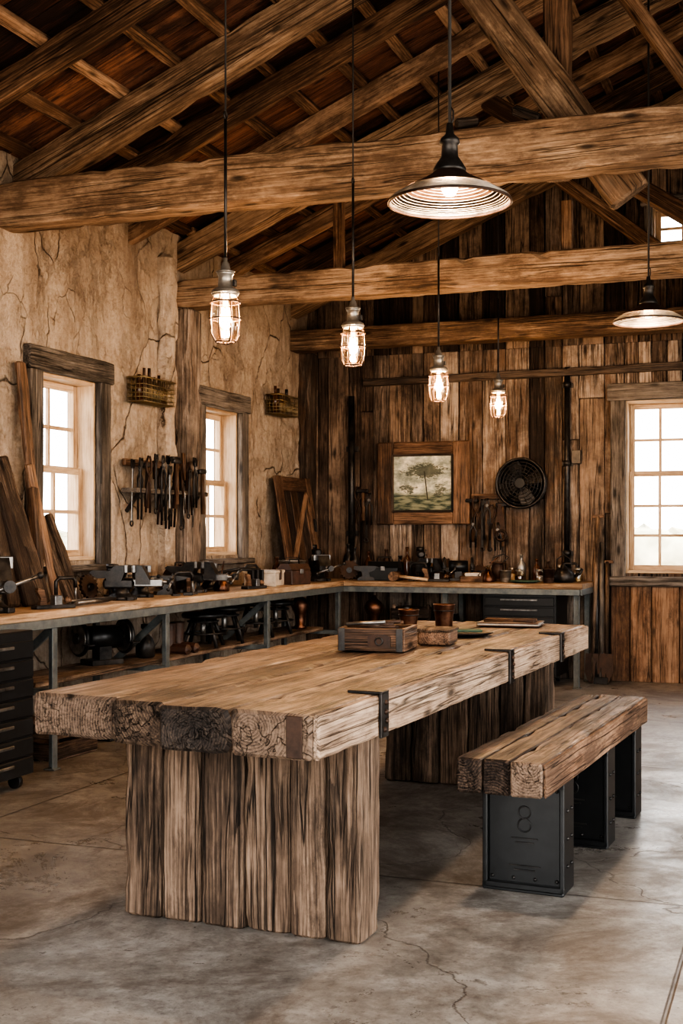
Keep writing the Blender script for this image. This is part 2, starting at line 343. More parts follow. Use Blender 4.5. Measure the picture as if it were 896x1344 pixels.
def pdisp(q):
    n=noise.noise(V((3,q.y*.8,q.z*.7)))*.018+noise.noise(V((9,q.y*2.6,q.z*2.1)))*.010
    n+=.007*noise.noise(V((1,q.y*8,q.z*5)))
    s_=noise.noise(V((5,q.y*1.6,q.z*.8)))+.25*noise.noise(V((5,q.y*7,q.z*5)))
    n+=.012*min(1,max(0,(s_-.05)*10))
    return V((n-.006,0,0))
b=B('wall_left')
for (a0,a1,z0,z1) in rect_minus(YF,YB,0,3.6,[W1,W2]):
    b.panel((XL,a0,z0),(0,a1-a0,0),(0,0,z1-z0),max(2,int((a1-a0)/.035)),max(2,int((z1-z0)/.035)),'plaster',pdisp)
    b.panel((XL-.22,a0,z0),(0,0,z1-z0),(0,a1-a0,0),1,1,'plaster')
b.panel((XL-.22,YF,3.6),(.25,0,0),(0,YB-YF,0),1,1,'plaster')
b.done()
b=B('wall_post'); b.timber((XL+.03,8.31,ZT0:=.88),(XL+.03,8.31,3.38),.15,.13,'plaster',up=(1,0,0),ch=.03,jit=.035,freq=2); b.done()
b=B('wall_post'); b.timber((XL+.05,8.6,.88),(XL+.05,8.6,3.02),.22,.16,'wallA',up=(1,0,0),ch=.02,jit=.018); b.done()
b=B('wall_post'); b.timber((XL+.05,YB-.12,.88),(XL+.05,YB-.12,3.02),.20,.14,'wallA',up=(1,0,0),ch=.02,jit=.016); b.done()
# back wall
W3=(-1.48,-.46,.95,2.47); W4=(-1.25,-.55,3.80,4.16)
b=B('wall_back')
hs=[W3,W4]; x=XL; brk=sorted([XL,W3[0],W3[1],W4[0],W4[1],XR])
edges=[XL]
while x<XR-.01:
    nx=x+U(.10,.24)
    for q in brk:
        if x+.01<q<nx+.06 : nx=q; break
    edges.append(nx); x=nx
for k in range(len(edges)-1):
    x0,x1=edges[k],edges[k+1]; m=(x0+x1)/2; top=zb(m)+.16
    zj=2.98
    for (z0,z1,up) in ((0,zj,False),(zj,top,True)):
        segs=[(z0,z1)]
        for h in hs:
            if h[0]-.001<m<h[1]+.001:
                ns=[]
                for (p,q) in segs:
                    if h[2]>=q or h[3]<=p: ns.append((p,q))
                    else:
                        if h[2]>p: ns.append((p,h[2]))
                        if h[3]<q: ns.append((h[3],q))
                segs=ns
        segs2=[]
        for (p,q) in segs:
            if R()<.5 and q-p>1.3:
                c=U(p+.4,q-.4); segs2+=[(p,c-.003),(c+.003,q)]
            else: segs2.append((p,q))
        for (p,q) in segs2:
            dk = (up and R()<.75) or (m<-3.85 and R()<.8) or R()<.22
            yo=U(0,.016)
            b.timber((m+U(-.003,.003),YB+.012-yo,p),(m+U(-.003,.003),YB+.012-yo,q),x1-x0-U(.003,.012),.03,'wallB' if dk else 'wallA',up=(0,1,0),ch=.004,jit=.006)
for (a0,a1,z0,z1) in rect_minus(XL-.2,XR,-.0,3.5,[W3]): b.panel((a0,YB+.06,z0),(a1-a0,0,0),(0,0,z1-z0),1,1,'charred'); b.panel((a0,YB+.2,z0),(0,0,z1-z0),(a1-a0,0,0),1,1,'casing')
for (a0,a1) in ((XL-.2,W4[0]),(W4[0],W4[1]),(W4[1],XR)):
    n=10
    for k in range(n):
        c0=a0+(a1-a0)*k/n; c1=a0+(a1-a0)*(k+1)/n; tp=max(zb(c0),zb(c1))+.24
        if c0<RX<c1: tp=zb(RX)+.24
        for (p,q) in (((3.5,W4[2]),(W4[3],tp)) if (c0>=W4[0]-.001 and c1<=W4[1]+.001) else ((3.5,tp),)):
            if q>p: b.panel((c0,YB+.06,p),(c1-c0,0,0),(0,0,q-p),1,1,'charred')
b.done()
b=B('wall_right')
W5=(8.3,9.6,.95,2.5)
for (a0,a1,z0,z1) in rect_minus(6.2,YB,0,3.5,[W5])+[(YF,.6,0,3.5),(.6,6.2,3.0,3.5)]:
    n=max(1,int((a1-a0)/.17))
    for k in range(n):
        y0=a0+(a1-a0)*k/n; y1=a0+(a1-a0)*(k+1)/n
        b.timber((XR+.02,(y0+y1)/2,z0),(XR+.02,(y0+y1)/2,z1),y1-y0-.002,.04,'wallA',up=(1,0,0),ch=.002)
b.done()
# unseen front wall added behind the camera to cut flat light; opening gives fill
b=B('wall_front_added'); x=XL
while x<XR:
    x2=min(x+.2,XR); m=(x+x2)/2; z0=2.9 if -3.2<m<2.4 else 0
    b.timber((m,YF-.03,z0),(m,YF-.03,zb(m)+.2),x2-x-.001,.05,'wallA',up=(0,1,0),ch=.002); x=x2+1e-5
b.done()
b=B('trim_1'); x=-1.60
while x<1.5:
    w=U(.16,.24); b.timber((x+w/2,YB-.035,.0),(x+w/2,YB-.035,.84),w-.006,.03,'wains',up=(0,1,0),ch=.005,jit=.003); x+=w
b.timber((-1.62,YB-.05,.86),(x+.02,YB-.05,.86),.10,.05,'casing',ch=.008,jit=.003)
b.done()
b=B('ceiling')
y=YF-.2
while y<YB+.25:
    w=U(.14,.26)
    for (xa,xc) in ((XL-.35,RX),(XR+.35,RX)):
        za=3.32+PIT*((xa-XL) if xa<RX else (XR-xa))
        b.timber((xa,y+w/2,za+.27),(xc,y+w/2,zb(RX)+.27),w-.008,.025,'deck',ch=.002)
    y+=w
b.panel((XL-.35,YF-.2,3.32-PIT*.35+.30),(0,YB-YF+.5,0),(4.35,0,PIT*4.35),1,1,'deck'); b.panel((RX,YF-.2,zb(RX)+.30),(0,YB-YF+.5,0),(4.35,0,-PIT*4.35),1,1,'deck')
b.done()
b=B('roof_battens')
for k in range(13):
    X=XL+.12+k*.325
    for sgn in (0,1):
        XX=X if sgn==0 else (2*RX-X)
        z=zb(XX)+.225
        y=YF
        while y<YB-.05:
            y2=min(y+U(2.2,3.6),YB-.01); b.timber((XX+U(-.02,.02),y,z),(XX+U(-.02,.02),y2-.01,z),.075,.045,'rafter',up=(-PIT if sgn==0 else PIT,0,1),ch=.004,jit=.004,seg=8); y=y2
b.done()
b=B('roof_rafters')
yy=[-.40+.75*k for k in range(16)]
for y in yy:
    main=any(abs(y-q)<.05 for q in (4.1,6.35,8.6,10.85)); w=.15 if main else .085; h=.20 if main else .15
    if abs(y-6.35)<.05: y+=.12
    for sgn in (-1,1):
        xa=XL-.1 if sgn<0 else XR+.1
        za=zb(XL)-.042
        b.timber((xa,y,za+.20-h/2),(RX-.0,y,zb(RX)+.20-h/2),w,h,'beam' if main else 'rafter',ch=.008,jit=.010,seg=36)
b.timber((RX,YF,zb(RX)+.03),(RX,YB-.02,zb(RX)+.03),.12,.22,'rafter',ch=.01,jit=.006,seg=30)
b.done()
for (y,z0,h,w,mt) in ((6.35,3.12,.27,.2,'beam'),(8.6,3.02,.215,.2,'beam'),(10.85,3.0,.19,.2,'beam')):
    b=B('ceiling_beam'); b.timber((XL-.02,y,z0+h/2),(XR+.05,y,z0+h/2),w,h,mt,ch=.012,jit=.014,seg=120,freq=2.2,nn=4)
    b.done()
b=B('roof_struts')
Y1=6.57
b.timber((-1.83,Y1,4.50),(-.84,Y1,3.04),.10,.22,'beam',up=(1,0,.65),ch=.012,jit=.012)
b.timber((-1.24,Y1+.13,3.2),(-1.24,Y1+.13,zb(-1.28)+.05),.14,.12,'walnut',up=(0,1,0),ch=.01,jit=.006)
b.timber((-1.25,Y1+.26,zb(-1.25)+.05),(-.45,Y1+.26,3.5),.14,.08,'rafter',up=(1,0,.6),ch=.01,jit=.006)
b.timber((-.95,Y1-.42,zb(-.95)+.02),(-.35,Y1-.42,3.75),.12,.08,'rafter',up=(1,0,.6),ch=.01,jit=.006)
b.timber((-.5,8.6,3.24),(-.5,8.6,zb(-.5)+.05),.16,.16,'beam',up=(0,1,0),ch=.01,jit=.006)
b.timber((-.55,8.62,3.30),(-2.1,8.62,zb(-2.1)+.02),.12,.12,'rafter',up=(0,1,0),ch=.01,jit=.006)
b.timber((-1.55,8.72,3.24),(-1.55,8.72,3.62),.08,.06,'rafter',up=(0,1,0),ch=.006,jit=.003)
b.timber((-3.2,8.6,3.24),(-3.2,8.6,zb(-3.2)+.02),.07,.08,'rafter',up=(0,1,0),ch=.006,jit=.003)
b.timber((-.55,10.85,3.20),(-2.0,10.85,zb(-2.0)+.02),.12,.12,'rafter',up=(0,1,0),ch=.01,jit=.006)
b.done()
b=B('timber_offcut',(-1.64,6.31,3.385),.3); b.timber((-.06,0,.04),(.06,.02,.06),.07,.05,'charred',jit=.01,ch=.01); b.done()
b=B('timber_offcut',(-1.33,6.30,3.385),-.2); b.timber((-.07,0,.09),(.07,.02,.02),.07,.05,'charred',jit=.01,ch=.01); b.done()

# ------------------------------------------------------------------ windows
def window(name,origin,rotz,w,h,cols,rows_up,rows_lo,meet=.5,dep=.2,cas=.13,sash=.045,single=False,sill=True):
    b=B(name,origin,rotz)
    T=.025
    b.box((T/2,dep/2+.0,h/2),(T,dep,h),'pine'); b.box((w-T/2,dep/2,h/2),(T,dep,h),'pine')
    b.box((w/2,dep/2,h-T/2),(w-2*T,dep,T),'pine'); b.box((w/2,dep/2,T/2),(w-2*T,dep,T),'pine')
    def sashf(z0,z1,y,rows):
        a0,a1=T,w-T; s=sash
        b.box((a0+s/2,y,(z0+z1)/2),(s,.035,z1-z0),'pine'); b.box((a1-s/2,y,(z0+z1)/2),(s,.035,z1-z0),'pine')
        b.box(((a0+a1)/2,y,z0+s/2),(a1-a0-2*s,.035,s),'pine'); b.box(((a0+a1)/2,y,z1-s/2),(a1-a0-2*s,.035,s),'pine')
        i0,i1,j0,j1=a0+s,a1-s,z0+s,z1-s
        for k in range(1,cols): b.box((i0+(i1-i0)*k/cols,y,(j0+j1)/2),(.024,.025,j1-j0),'pine')
        for k in range(1,rows): b.box(((i0+i1)/2,y,j0+(j1-j0)*k/rows),(i1-i0,.023,.024),'pine')
        b.panel((i0,y,j0),(i1-i0,0,0),(0,0,j1-j0),1,1,'glass')
    if single: sashf(T,h-T,dep*.6,rows_up)
    else:
        zm=T+(h-2*T)*meet
        sashf(zm-.02,h-T,dep*.72,rows_up); sashf(T,zm+.02,dep*.72-.04,rows_lo)
    c=cas; y=-.03
    b.timber((-c/2+.01,y,-.03),(-c/2+.01,y,h+.0),c,.05,'casing',up=(0,1,0),ch=.006,jit=.005)
    b.timber((w+c/2-.01,y,-.03),(w+c/2-.01,y,h+.0),c,.05,'casing',up=(0,1,0),ch=.006,jit=.005)
    b.timber((-c-.02,y-.005,h+c*.55),(w+c+.02,y-.005,h+c*.55),.06,c*1.15,'casing',ch=.008,jit=.006)
    if sill: b.timber((-c-.01,y-.02,-.05),(w+c+.01,y-.02,-.05),.11,.045,'casing',ch=.006,jit=.004)
    return b.done()
window('window_1',(XL,W1[0],W1[2]),math.pi/2,W1[1]-W1[0],W1[3]-W1[2],2,2,2)
window('window_2',(XL,W2[0],W2[2]),math.pi/2,W2[1]-W2[0],W2[3]-W2[2],2,2,2)
window('window_3',(W3[0],YB,W3[2]),0,W3[1]-W3[0],W3[3]-W3[2],4,2,3,meet=.58)
window('window_4',(W4[0],YB,W4[2]),0,W4[1]-W4[0],W4[3]-W4[2],3,2,1,cas=.07,single=True,sill=False)
window('window_5',(XR,W5[1],W5[2]),-math.pi/2,W5[1]-W5[0],W5[3]-W5[2],3,2,2,dep=.1)
b=B('shrubs')
for k in range(60):
    if k%2: c=V((U(-22,-13),U(10,34),0))
    else: c=V((U(-8,9),U(19,26),0))
    for q in range(5):
        r=U(.3,.7); cc=c+V((U(-.8,.8),U(-.8,.8),U(.1,1.1)))
        i0=len(b.v); b.ball(cc,r,'leaf',.8,10)
        for j in range(i0,len(b.v)): b.v[j]=b.v[j]+noise.noise_vector(b.v[j]*3)*.3
b.done()

# ------------------------------------------------------------------ big table
b=B('timber_table',(-1.309,3.30,0),math.radians(-2.4))
L=3.78; zt,th=.785,.135
xs=0.0
for (w,y0,y1,em) in ((.265,0,0,'tableend'),(.25,.012,-.03,'charred'),(.195,.05,.02,'leg'),(.325,.10,-.02,'tableend')):
    b.timber((xs-w/2,y0,zt-th/2),(xs-w/2,L+y1,zt-th/2),w-.005,th,'table',ch=.009,jit=.010,seg=110,endmat=em,nn=5)
    xs-=w
b.timber((.006,.012,zt-th/2-.001),(.006,L-.012,zt-th/2-.001),.024,th-.004,'tableside',ch=.006,jit=.006,seg=80)
for (ly,n) in ((.41,0),(2.92,1)):
    x=-.015; ws=(.125,.125,.165,.16,.15,.145)
    for i,w in enumerate(ws):
        b.timber((x-w/2,ly+.085+U(-.010,.010),0),(x-w/2,ly+.085,zt-th+.004),w-.003,.17,'leg',up=(0,1,0),ch=.009,jit=.008,nn=5,seg=16)
        x-=w
for s in (.51,2.08,3.07):
    b.box((.024,s,zt-th/2),(.010,.066,th+.008),'iron',ch=.002); b.box((-.03,s,zt+.006),(.12,.066,.008),'iron',ch=.002)
    for dz in (-.045,-.02,.01,.04): b.ball((.030,s+U(-.014,.014),zt-th/2+dz),.009,'rust',1,8)
b.box((-.055,-.004,zt-th/2),(.05,.006,th*.9),'rust')
b.done()
TM=Matrix.Translation(V((-1.309,3.30,0)))@Matrix.Rotation(math.radians(-2.4),4,'Z')
def T(x,y,z=zt): return TM@V((x,y,z))

# ------------------------------------------------------------------ bench seat
b=B('wooden_bench',(-.819,4.155,0),math.radians(-3.6))
x=0
for i,(w,y0) in enumerate(((.115,0),(.10,.012),(.09,.004))):
    b.timber((x-w/2,y0,.468),(x-w/2,1.88+U(-.02,.01),.468),w-.003,.12,'table',ch=.006,jit=.007,seg=56,endmat='tableend'); x-=w
b.timber((.004,.01,.466),(.004,1.87,.466),.014,.112,'wains',ch=.004,jit=.004,seg=36)
for y in (.32,1.06,1.66):
    b.box((-.155,y+.06,.215),(.27,.10,.39),'blackp',ch=.004)
    b.box((-.155,y,.015),(.305,.03,.03),'blackp'); b.box((-.155,y,.395),(.305,.03,.03),'blackp')
    b.box((-.012,y+.06,.205),(.018,.15,.405),'blackp',ch=.004); b.box((-.298,y+.06,.205),(.018,.15,.405),'blackp',ch=.004)
    b.box((-.155,y+.06,.006),(.30,.16,.012),'blackp')
    for (z,r) in ((.285,.022),(.238,.024)): b.ring((-.155,y+.008,z),r,.003,'iron',(0,1,0),20)
    for (z,w_) in ((.19,.10),(.175,.07),(.09,.12),(.075,.08)): b.box((-.155,y+.009,z),(w_,.004,.006),'iron')
    for dx in (-.12,-.04,.04,.12):
        for z in (.045,.37): b.ball((-.155+dx,y+.008,z),.007,'iron',1,8)
    for dz in (.1,.2,.3): b.ball((-.002,y+.03,dz),.007,'iron',1,8); b.ball((-.002,y+.09,dz),.007,'iron',1,8)
b.done()

# ------------------------------------------------------------------ workbenches
ZT=.875
def bleg(b,x,y):
    b.box((x-.005,y,(ZT-.045)/2),(.008,.05,ZT-.045),'blued'); b.box((x-.03,y+.022,(ZT-.045)/2),(.05,.008,ZT-.045),'blued'); b.box((x-.02,y,.004),(.07,.07,.008),'blued')
b=B('workbench')
b.timber((-4.155,1.6,ZT-.022),(-4.155,YB-.04,ZT-.022),.60,.044,'benchtop',ch=.004,jit=.0015,seg=60)
b.box((-3.86,6.02,ZT-.07),(.02,8.86,.05),'blued')
for y in (2.3,4.0,5.9,7.2,8.83,10.40): bleg(b,-3.86,y); bleg(b,-4.38,y); b.box((-4.13,y+.02,.42),(.5,.02,.04),'blued')
for y in (5.95,7.25,8.88): b.timber((-4.36,y+.02,.40),(-3.9,y+.02,ZT-.08),.02,.045,'blued',ch=.002)
b.timber((-4.2,5.95,.45),(-4.2,10.4,.45),.36,.03,'wallB',jit=.002,ch=.003)
b.done()
b=B('workbench')
b.timber((-3.85,10.81,ZT-.022),(-1.73,10.81,ZT-.022),.70,.044,'benchtop',ch=.004,jit=.0015,seg=20)
b.box((-2.80,10.46,ZT-.07),(2.1,.02,.05),'blued'); b.box((-1.74,10.81,ZT-.07),(.02,.70,.05),'blued')
for x in (-2.9,-1.76): bleg(b,x,10.50); bleg(b,x,11.05)
b.timber((-3.8,10.8,.40),(-2.7,10.8,.40),.5,.03,'wallB',jit=.002,ch=.003)
b.done()

# ------------------------------------------------------------------ lamps
def cage_lamp(loc,zbot):
    x,y=loc; b=B('cage_pendant_light',(x,y,zbot))
    top=zb(x)+.19-zbot
    b.lathe([(.001,.012),(.038,.014),(.053,.035),(.057,.07),(.057,.15),(.048,.182),(.038,.20)],(0,0,0),mat='jar',seg=22,cap=False)
    b.lathe([(.001,.052),(.014,.055),(.027,.075),(.031,.10),(.026,.13),(.016,.155),(.014,.185)],(0,0,0),mat='jar',seg=16,cap=False)
    for k in range(6):
        a=k*math.pi/3; r=.013
        b.tube([(r*math.cos(a),r*math.sin(a),.072),(r*1.2*math.cos(a+.3),r*1.2*math.sin(a+.3),.148)],.0026,'fil',5)
    b.cyl((0,0,.155),(0,0,.205),.011,'bulb')
    for k in range(8):
        a=k*math.pi/4; c,s_=math.cos(a),math.sin(a)
        b.tube([(.012*c,.012*s_,-.004),(.045*c,.045*s_,.004),(.063*c,.063*s_,.035),(.067*c,.067*s_,.10),(.063*c,.063*s_,.17),(.045*c,.045*s_,.215)],.0026,'rust',5)
    b.ring((0,0,.17),.064,.004,'rust'); b.ring((0,0,.10),.068,.003,'rust'); b.ring((0,0,.005),.043,.003,'rust'); b.ring((0,0,-.004),.013,.003,'rust')
    b.lathe([(.050,.196),(.056,.20),(.056,.222),(.046,.228),(.032,.235),(.030,.285),(.036,.288),(.036,.298),(.022,.31),(.016,.335),(.009,.345),(.009,.36)],(0,0,0),mat='galv',seg=22)
    b.ring((0,0,.30),.037,.004,'galv'); b.box((.043,0,.25),(.014,.02,.03),'iron'); b.ring((0,0,.21),.057,.004,'galv')
    b.cyl((0,0,.355),(0,0,.95),.0065,'iron'); b.ring((0,0,.965),.014,.004,'iron',(1,0,0),14)
    b.cyl((0,0,.97),(0,0,top),.0045,'cord',seg=8); b.cyl((0,0,top-.05),(0,0,top),.035,'iron')
    ob=b.done()
    ld=bpy.data.lights.new('bulb_light','POINT'); ld.energy=48; ld.color=(1,.68,.42); ld.shadow_soft_size=.03
    lo=bpy.data.objects.new('bulb_light',ld); lo.location=(0,0,.11); bpy.context.collection.objects.link(lo); lo.parent=ob
for (x,y,z) in ((-2.30,4.80,2.108),(-2.20,6.12,2.17),(-2.25,7.92,2.165),(-2.29,9.80,2.225)): cage_lamp((x,y),z)
def dome_lamp(loc,z,r):
    b=B('dome_pendant_light',(loc[0],loc[1],z)); k=r/.2
    prof=[(.200,0),(.202,.004),(.196,.012),(.178,.024),(.150,.040),(.115,.058),(.085,.074),(.062,.088),(.052,.098)]
    b.lathe([(a*k,c*k) for a,c in prof],(0,0,0),mat='jar',seg=48,cap=False)
    b.lathe([(a*k,c*k+.003) for a,c in prof[4:]],(0,0,0),mat='rust',seg=32,cap=False)
    for i in range(17):
        q=i/16*6.0; j=int(min(5,q)); f=q-j; a=prof[j][0]+(prof[j+1][0]-prof[j][0])*f; c=prof[j][1]+(prof[j+1][1]-prof[j][1])*f
        b.ring((0,0,c*k),a*k,.0014 if i else .005,'galv' if i else 'rust',(0,0,1),48,5)
    b.lathe([(.052*k,.096*k),(.054*k,.11*k),(.042*k,.13*k),(.028,.15*k),(.026,.19*k),(.034,.195*k),(.030,.21*k),(.014,.225*k),(.010,.26*k)],(0,0,0),mat='iron',seg=24)
    b.lathe([(.001,-.0),(.018,.004),(.028,.025),(.026,.05),(.014,.08)],(0,0,.02),mat='bulb',seg=16,cap=False)
    top=zb(loc[0])+.19-z
    b.cyl((0,0,.25*k),(0,0,top),.006,'cord',seg=8); b.cyl((0,0,top-.05),(0,0,top),.04,'iron')
    b.tube([(0,0,.25*k),(.012,.0,.27*k),(.012,0,.30*k),(0,0,.32*k)],.003,'iron',5)
    ob=b.done()
    ld=bpy.data.lights.new('bulb_light','POINT'); ld.energy=26; ld.color=(1,.69,.43); ld.shadow_soft_size=.03
    lo=bpy.data.objects.new('bulb_light',ld); lo.location=(0,0,-.02); bpy.context.collection.objects.link(lo); lo.parent=ob
dome_lamp((-1.09,3.97),2.385,.20); dome_lamp((-.84,7.37),2.52,.20)

# ------------------------------------------------------------------ wall items
b=B('framed_picture',(-3.32,YB-.035,1.767))
W_,H_=.895,.77; fw=.16
for (sx) in (-1,1): b.timber((sx*(W_/2-fw/2),0,-H_/2),(sx*(W_/2-fw/2),0,H_/2),fw,.06,'walnut',up=(0,1,0),ch=.01,jit=.006)
for (sz) in (-1,1): b.timber((-W_/2+fw,0,sz*(H_/2-.06)),(W_/2-fw,0,sz*(H_/2-.06)),.06,.12,'walnut',ch=.01,jit=.006)
w2,h2=.29,.26
for sx in (-1,1): b.box((sx*w2,-.03,0),(.02,.03,h2*2),'charred'); b.box((0,-.03,sx*h2),(w2*2,.03,.02),'charred')
b.panel((-w2,-.02,-h2),(2*w2,0,0),(0,0,2*h2),1,1,'print'); b.done()
b=B('wall_fan',(-2.383,YB-.10,1.75))
for r in (.22,.19,.16,.13,.10,.07): b.ring((0,-.03-(.22-r)*.12,0),r,.004 if r<.22 else .012,'iron',(0,1,0),36)
b.ring((0,.03,0),.22,.01,'iron',(0,1,0),36)
b.lathe([(.215,.03),(.21,.05),(.06,.085),(.001,.09)],(0,0,0),(0,1,0),'blackp',32,True,False)
for k in range(20):
    a=k*math.pi/10; c,s_=math.cos(a),math.sin(a); b.tube([(.03*c,-.06,.03*s_),(.13*c,-.045,.13*s_),(.22*c,-.03,.22*s_),(.22*c,.03,.22*s_)],.003,'iron',5)
for k in range(4):
    a=k*math.pi/2+.4; ux=V((math.cos(a),0,math.sin(a))); uy=V((-math.sin(a),.35,math.cos(a)))
    b.prism([(.04,-.03),(.12,-.07),(.19,-.06),(.205,0),(.18,.06),(.10,.05),(.04,.03)],(0,-.01,0),ux,uy,.004,'iron')
b.cyl((0,-.065,0),(0,.06,0),.045,'blackp')
b.done()
b=B('wall_pipe',(0,YB-.05,0))
b.cyl((-1.98,0,.9),(-1.98,0,2.78),.025,'iron'); b.timber((-3.9,.0,2.72),(1.5,.0,2.77),.06,.07,'charred',jit=.008)
for z in (1.1,1.9,2.6): b.cyl((-1.98,0,z),(-1.98,0,z+.05),.035,'iron'); b.box((-1.98,.03,z+.02),(.1,.02,.04),'iron')
b.box((-1.9,.02,1.98),(.08,.05,.12),'iron'); b.done()
b=B('wall_pipe',(-4.02,YB-.06,0)); b.cyl((0,0,.9),(0,0,2.6),.03,'iron'); b.box((0,.03,2.1),(.12,.03,.05),'iron'); b.box((0,.03,1.3),(.12,.03,.05),'iron'); b.done()
def tool(b,x,y,z,L,kind,ax=(0,0,-1),side=(0,1,0)):
    p=V((x,y,z)); d=V(ax); s_=V(side); s_=(s_-d*s_.dot(d)).normalized()
    if kind=='wrench':
        b.timber(p+d*.03,p+d*(L-.03),.022,.008,'steel' if R()<.3 else 'iron',up=d.cross(s_),ch=.002)
        b.prism([(-.025,.0),(-.02,.035),(-.008,.03),(-.008,.012),(.008,.012),(.008,.03),(.02,.035),(.025,0),(.012,-.03),(-.012,-.03)],p+d*.02,s_,-d,.012,'iron')
        b.ring(p+d*(L-.015),.018,.006,'iron',d.cross(s_),12,5)
    elif kind=='hammer':
        b.cyl(p,p+d*L,.013,'walnut',.017); b.timber(p+d*.02-s_*.065,p+d*.02+s_*.05,.034,.034,'iron',ch=.006)
    elif kind=='pliers':
        for q in (-1,1): b.tube([p+s_*q*.004,p+s_*q*.016+d*.05,p+s_*(-q)*.002+d*.07,p+s_*q*.03+d*.13,p+s_*q*.024+d*L],.008,'iron',6)
        b.cyl(p+d*.068-d.cross(s_)*.01,p+d*.068+d.cross(s_)*.01,.014,'steel')
    elif kind=='screw':
        b.cyl(p,p+d*L*.45,.016,'walnut',.013); b.cyl(p+d*L*.45,p+d*L,.005,'steel')
    elif kind=='tongs':
        for q in (-1,1): b.tube([p+s_*q*.01,p+s_*q*.035+d*.05,p+s_*q*.03+d*.1,p+d*.14,p-s_*q*.02+d*.2,p-s_*q*.03+d*L],.008,'rust',6)
    elif kind=='saw':
        b.prism([(0,0),(.10,0),(.05,.0+L*.8),(.02,L*.8)],p+d*L*.95,s_,-d,.003,'rust'); b.ring(p+d*(L-.02)+s_*.05,.045,.014,'walnut',d.cross(s_),14)
b=B('tool_rack',(XL+.06,0,0))
b.timber((.05,7.62,1.60),(.05,8.72,1.60),.13,.035,'casing',jit=.003); b.timber((-.01,7.65,1.80),(-.01,8.5,1.80),.03,.05,'walnut')
for y in (7.7,8.15,8.62): b.timber((-.02,y,1.45),(.08,y,1.585),.02,.03,'iron')
kinds=['wrench','pliers','hammer','screw','tongs','wrench','pliers','wrench','hammer','screw']
for k in range(28):
    y=7.64+k*.034; tool(b,.05+.045*(k%3)+.02,y,U(1.74,1.9),U(.26,.48),kinds[(k*7)%10],ax=V((0,U(-.08,.08),-1)).normalized())
b.done()
b=B('hanging_hand_tools',(0,YB-.05,0))
for (x,z,L_,k) in ((-3.95,1.74,.34,'tongs'),(-3.90,1.72,.30,'hammer'),(-3.84,1.68,.30,'pliers'),(-3.87,1.60,.38,'wrench')):
    tool(b,x,-.02,z,L_,k,side=(1,0,0)); b.cyl((x,-.02,z-.005),(x,.05,z-.005),.006,'iron')
b.done()
b=B('hanging_hand_tools',(0,YB-.05,0))
for i,(x,z,L_,k) in enumerate(((-2.84,1.62,.40,'hammer'),(-2.80,1.64,.3,'tongs'),(-2.75,1.60,.46,'wrench'),(-2.70,1.62,.38,'pliers'),(-2.66,1.56,.42,'tongs'),(-2.62,1.62,.36,'saw'),(-2.56,1.58,.40,'hammer'),(-2.83,1.45,.28,'pliers'),(-2.68,1.42,.28,'wrench'),(-2.6,1.4,.25,'pliers'))):
    tool(b,x,-.02-.02*(i%2),z,L_,k,side=(1,0,0)); b.cyl((x,-.02,z-.005),(x,.05,z-.005),.006,'iron')
b.timber((-2.86,.01,1.635),(-2.53,.01,1.635),.03,.05,'walnut'); b.done()
def basket(y,z,w):
    b=B('wire_basket',(XL+.04,y,z)); d,h=.13,.17
    for zz in (0,.03,.06,.09,.12,h):
        b.tube([(0,-w/2,zz),(d,-w/2,zz),(d,w/2,zz),(0,w/2,zz)],.0035 if zz<h else .007,'brass',5,True)
    for k in range(int(w/.022)+1):
        yy_=-w/2+k*.022; b.tube([(0,yy_,h),(0,yy_,0),(d,yy_,0),(d,yy_,h)],.0028,'brass',4)
    for k in range(4): b.tube([(d*k/4,-w/2,h),(d*k/4,-w/2,0),(d*k/4,w/2,0),(d*k/4,w/2,h)],.0025,'brass',4)
    b.box((d*.5,0,.004),(d,w,.004),'galv')
    for k in range(6):
        yy_=-w/2+.05+k*(w-.10)/5; q=U(.16,.26); r=U(.022,.03); b.lathe([(r,0),(r,q*.6),(r*.45,q*.75),(r*.45,q),(r*.5,q)],(d/2,yy_,.006),mat=random.choice(['amber','rust','leather','iron']),seg=12)
    b.done()
basket(7.95,2.23,.46); basket(10.35,2.36,.42)
mt=Matrix.Translation(V((-4.27,10.60,ZT)))@Matrix.Rotation(math.radians(-9),4,'Y')@Matrix.Rotation(math.pi/2,4,'Z')
b=B('plank_door',mat=mt); w,h=.80,.95
for k in range(5): b.timber((-w/2+w*(k+.5)/5,0,.01),(-w/2+w*(k+.5)/5,0,h),w/5-.004,.022,'wallB' if k%2 else 'walnut',up=(0,1,0),jit=.001)
for sx in (-1,1): b.timber((sx*(w/2-.06),-.02,0),(sx*(w/2-.06),-.02,h),.12,.022,'wains',up=(0,1,0),jit=.002)
for z in (.07,h-.07): b.timber((-w/2+.12,-.02,z),(w/2-.12,-.02,z),.022,.13,'wains',jit=.002)
b.timber((-w/2+.13,-.022,.15),(w/2-.13,-.022,h-.15),.02,.07,'wains',jit=.002)
b.box((w/2-.06,-.04,.5),(.03,.02,.12),'iron'); b.done()
b=B('leaning_timber_boards')
for (xb,yb,y,top,w,th_,xt,m_) in ((-4.34,6.49,6.42,2.34,.09,.04,-4.45,'walnut'),(-4.22,6.32,6.18,1.75,.13,.05,-4.42,'leg'),(-4.24,6.50,6.44,1.72,.07,.04,-4.40,'walnut'),(-4.2,6.60,6.50,1.45,.08,.05,-4.40,'leg'),(-4.22,6.70,6.62,1.42,.07,.05,-4.38,'leg'),(-4.2,6.18,6.16,1.60,.15,.04,-4.40,'wallB'),(-4.26,6.36,6.44,1.58,.06,.06,-4.38,'walnut'),(-4.24,6.05,6.10,1.50,.12,.05,-4.40,'leg')):
    b.timber((xb,yb,ZT+.004),(xt,y,top),w,th_,m_,up=(1,0,.1),ch=.01,jit=.012)
b.done()

